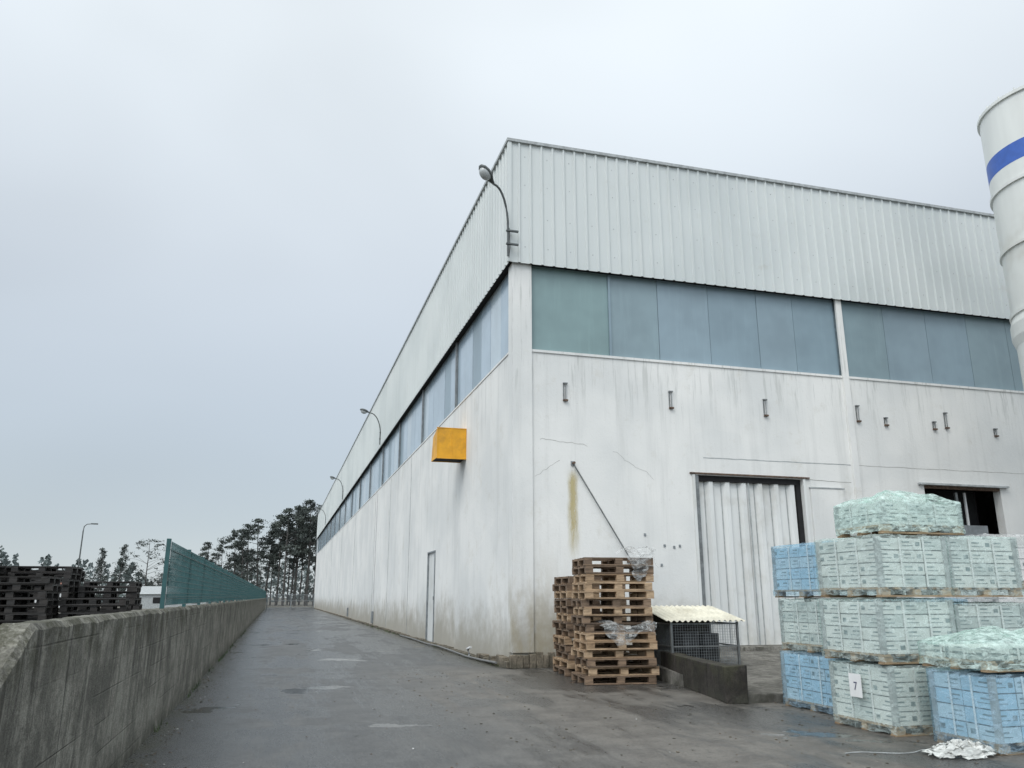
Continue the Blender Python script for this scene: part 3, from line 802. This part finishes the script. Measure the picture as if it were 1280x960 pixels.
def tree(kind,x,y,h):
    me=R.choice(TM[kind]); base=18 if kind in('pine','euc') else 10
    o=bpy.data.objects.new({'pine':'pine_tree','euc':'eucalyptus_tree','round':'deciduous_tree','cone':'cypress_tree'}[kind],me)
    COL.objects.link(o); o.location=(x,y,-.1); s=h/base; o.scale=(s*R.uniform(.9,1.15),s*R.uniform(.9,1.15),s); o.rotation_euler=(0,0,R.uniform(0,6.28))
prof=[(-13,8.8),(-11,10.3),(-9.5,11.5),(-7.6,13.5),(-6.2,12.7),(-4.6,14),(-3,15),(-1.5,14.6),(-.3,16.4),(1.2,16.4),(2.2,17.9),(3.6,16.8),(4.9,18.2),(6.4,17),(8,17.5),(10.5,17),(13,18)]
for x,h in prof:
    tree(R.choice(['pine','euc','pine']),x+R.uniform(-.5,.5),150+R.uniform(-5,6),h-R.uniform(0,.8))
for x,h in prof:
    tree(R.choice(['pine','euc']),x+.7+R.uniform(-.9,.9),162+R.uniform(-3,8),h-R.uniform(1,4))
for x in range(-18,12,2): tree('round',x+R.uniform(-1,1),142+R.uniform(-3,3),R.uniform(3.5,7.5))
tree('round',-21,150,10.9); tree('cone',-25.3,150,10.0); tree('cone',-28.3,150,9.4); tree('cone',-29.5,155,8.0); tree('round',-17,155,8.5)
for i in range(12): tree('round',-60+i*3.6+R.uniform(-1,1),165+R.uniform(-5,15),R.uniform(4.5,7))
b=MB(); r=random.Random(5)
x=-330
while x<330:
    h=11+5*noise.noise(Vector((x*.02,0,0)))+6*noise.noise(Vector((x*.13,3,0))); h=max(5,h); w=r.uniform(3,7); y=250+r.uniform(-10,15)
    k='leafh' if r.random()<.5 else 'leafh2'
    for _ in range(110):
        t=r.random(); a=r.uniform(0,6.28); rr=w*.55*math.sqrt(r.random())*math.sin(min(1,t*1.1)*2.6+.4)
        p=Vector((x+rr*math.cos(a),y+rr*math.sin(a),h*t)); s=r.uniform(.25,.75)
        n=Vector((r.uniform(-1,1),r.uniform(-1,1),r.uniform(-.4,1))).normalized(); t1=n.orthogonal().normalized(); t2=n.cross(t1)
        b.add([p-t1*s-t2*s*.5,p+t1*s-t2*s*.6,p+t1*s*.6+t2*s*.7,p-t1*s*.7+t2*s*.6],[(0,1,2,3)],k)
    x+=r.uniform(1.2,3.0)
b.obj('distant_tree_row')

# ------------------------------------------------------------------ far things
b=MB(); b.tube([(-21.2,100,0),(-21.2,100,8.6),(-21.15,100,9.1),(-20.9,100,9.35),(-20.4,100,9.4)],[.1,.07,.06,.05,.05],'lampgrey',8)
b.box(-20.5,99.88,9.34,-19.8,100.12,9.48,'lampgrey',.02); b.obj('street_lamp',bevel=.03)
gt=empty('yard_gate'); b=MB()
for x in (-1.1,1.9,4.8): b.box(x-.06,111.9,0,x+.06,112.02,1.9,'frame')
for z in (.15,1.0,1.75): b.box(-1.04,111.93,z,1.84,111.97,z+.05,'frame'); b.box(1.96,111.93,z,4.74,111.97,z+.05,'frame')
x=-1.0
while x<4.7: b.box(x,111.94,.2,x+.025,111.965,1.75,'frame'); x+=.14
b.obj('gate_leaves',gt)
def shed(name,x0,y0,x1,y1,h,wk,rk):
    b=MB(); b.box(x0,y0,0,x1,y1,h,wk); ym=(y0+y1)/2
    b.add([(x0-.3,y0-.3,h-.05),(x1+.3,y0-.3,h-.05),(x1+.3,ym,h+1.0),(x0-.3,ym,h+1.0),(x0-.3,y1+.3,h-.05),(x1+.3,y1+.3,h-.05)],[(0,1,2,3),(3,2,5,4)],rk)
    b.add([(x0,y0,h),(x0,y1,h),(x0,ym,h+.95)],[(0,1,2)],wk); b.add([(x1,y0,h),(x1,y1,h),(x1,ym,h+.95)],[(0,1,2)],wk)
    x=x0+1
    while x<x1-1.5: b.box(x,y0-.03,h*.35,x+1,y0-.005,h*.75,'dark'); x+=2.4
    b.obj(name)
shed('grey_shed',-19,118,-9,126,1.9,'flash','flash'); shed('white_shed',-46,135,-30,143,3,'white','tile')

# ------------------------------------------------------------------ world / light
w=bpy.data.worlds.new('World'); scene.world=w; w.use_nodes=True; nt=w.node_tree; nt.nodes.clear()
def N(t,**k):
    n=nt.nodes.new(t)
    for a,c in k.items(): setattr(n,a,c)
    return n
LK=nt.links.new
out=N('ShaderNodeOutputWorld'); add=N('ShaderNodeAddShader'); LK(add.outputs[0],out.inputs[0])
sky=N('ShaderNodeTexSky',sky_type='NISHITA'); sky.sun_disc=False; sky.sun_elevation=math.radians(48); sky.sun_rotation=math.radians(222)
bg1=N('ShaderNodeBackground'); LK(sky.outputs[0],bg1.inputs[0]); bg1.inputs[1].default_value=.015
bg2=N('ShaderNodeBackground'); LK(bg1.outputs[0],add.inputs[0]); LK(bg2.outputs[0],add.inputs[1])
tc=N('ShaderNodeTexCoord'); sp=N('ShaderNodeSeparateXYZ'); LK(tc.outputs['Generated'],sp.inputs[0])
rp=N('ShaderNodeValToRGB'); LK(sp.outputs[2],rp.inputs[0]); cr=rp.color_ramp; cr.interpolation='B_SPLINE'
cols=[(0,(.55,.605,.63)),(.08,(.44,.50,.545)),(.22,(.46,.52,.58)),(.40,(.61,.665,.72)),(.62,(.81,.875,.915)),(1,(1.0,1.05,1.08))]
cr.elements[0].position=0; cr.elements[0].color=(*cols[0][1],1); cr.elements[1].position=1; cr.elements[1].color=(*cols[-1][1],1)
for p_,c_ in cols[1:-1]: e=cr.elements.new(p_); e.color=(*c_,1)
mp=N('ShaderNodeMapping'); LK(tc.outputs['Generated'],mp.inputs[0]); mp.inputs['Scale'].default_value=(1,1,2.0)
nz=N('ShaderNodeTexNoise'); LK(mp.outputs[0],nz.inputs['Vector']); nz.inputs['Scale'].default_value=1.3; nz.inputs['Detail'].default_value=3; nz.inputs['Roughness'].default_value=.42; nz.inputs['Distortion'].default_value=.3
mr=N('ShaderNodeMapRange',interpolation_type='SMOOTHSTEP'); LK(nz.outputs['Fac'],mr.inputs[0]); mr.inputs[1].default_value=.28; mr.inputs[2].default_value=.72; mr.inputs[3].default_value=.90; mr.inputs[4].default_value=1.11
# extra sky brightness added out of view, behind and left, to light the walls
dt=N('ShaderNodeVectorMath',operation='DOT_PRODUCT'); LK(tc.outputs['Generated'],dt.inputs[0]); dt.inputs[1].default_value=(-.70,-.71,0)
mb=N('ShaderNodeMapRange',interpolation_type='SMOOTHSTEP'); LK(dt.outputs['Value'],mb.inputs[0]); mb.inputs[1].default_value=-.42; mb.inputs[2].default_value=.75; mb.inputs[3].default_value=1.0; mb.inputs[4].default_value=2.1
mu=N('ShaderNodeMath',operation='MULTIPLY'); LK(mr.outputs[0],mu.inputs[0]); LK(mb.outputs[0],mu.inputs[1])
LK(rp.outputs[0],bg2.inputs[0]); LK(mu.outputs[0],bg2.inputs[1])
sd=bpy.data.lights.new('sun','SUN'); sd.energy=1.2; sd.angle=math.radians(25); sd.color=(1,.97,.93)
so=bpy.data.objects.new('sun',sd); COL.objects.link(so); so.rotation_euler=(math.radians(42),0,math.radians(-42))

# ------------------------------------------------------------------ camera
cd=bpy.data.cameras.new('camera'); cd.sensor_width=36; cd.lens=28.125; cd.clip_end=4000; cd.clip_start=.05
co=bpy.data.objects.new('camera',cd); COL.objects.link(co); co.location=(0,0,1.5); co.rotation_euler=(math.radians(104.9),0,math.radians(-15.9))
scene.camera=co
scene.view_settings.view_transform='Standard'; scene.view_settings.look='None'; scene.view_settings.exposure=0
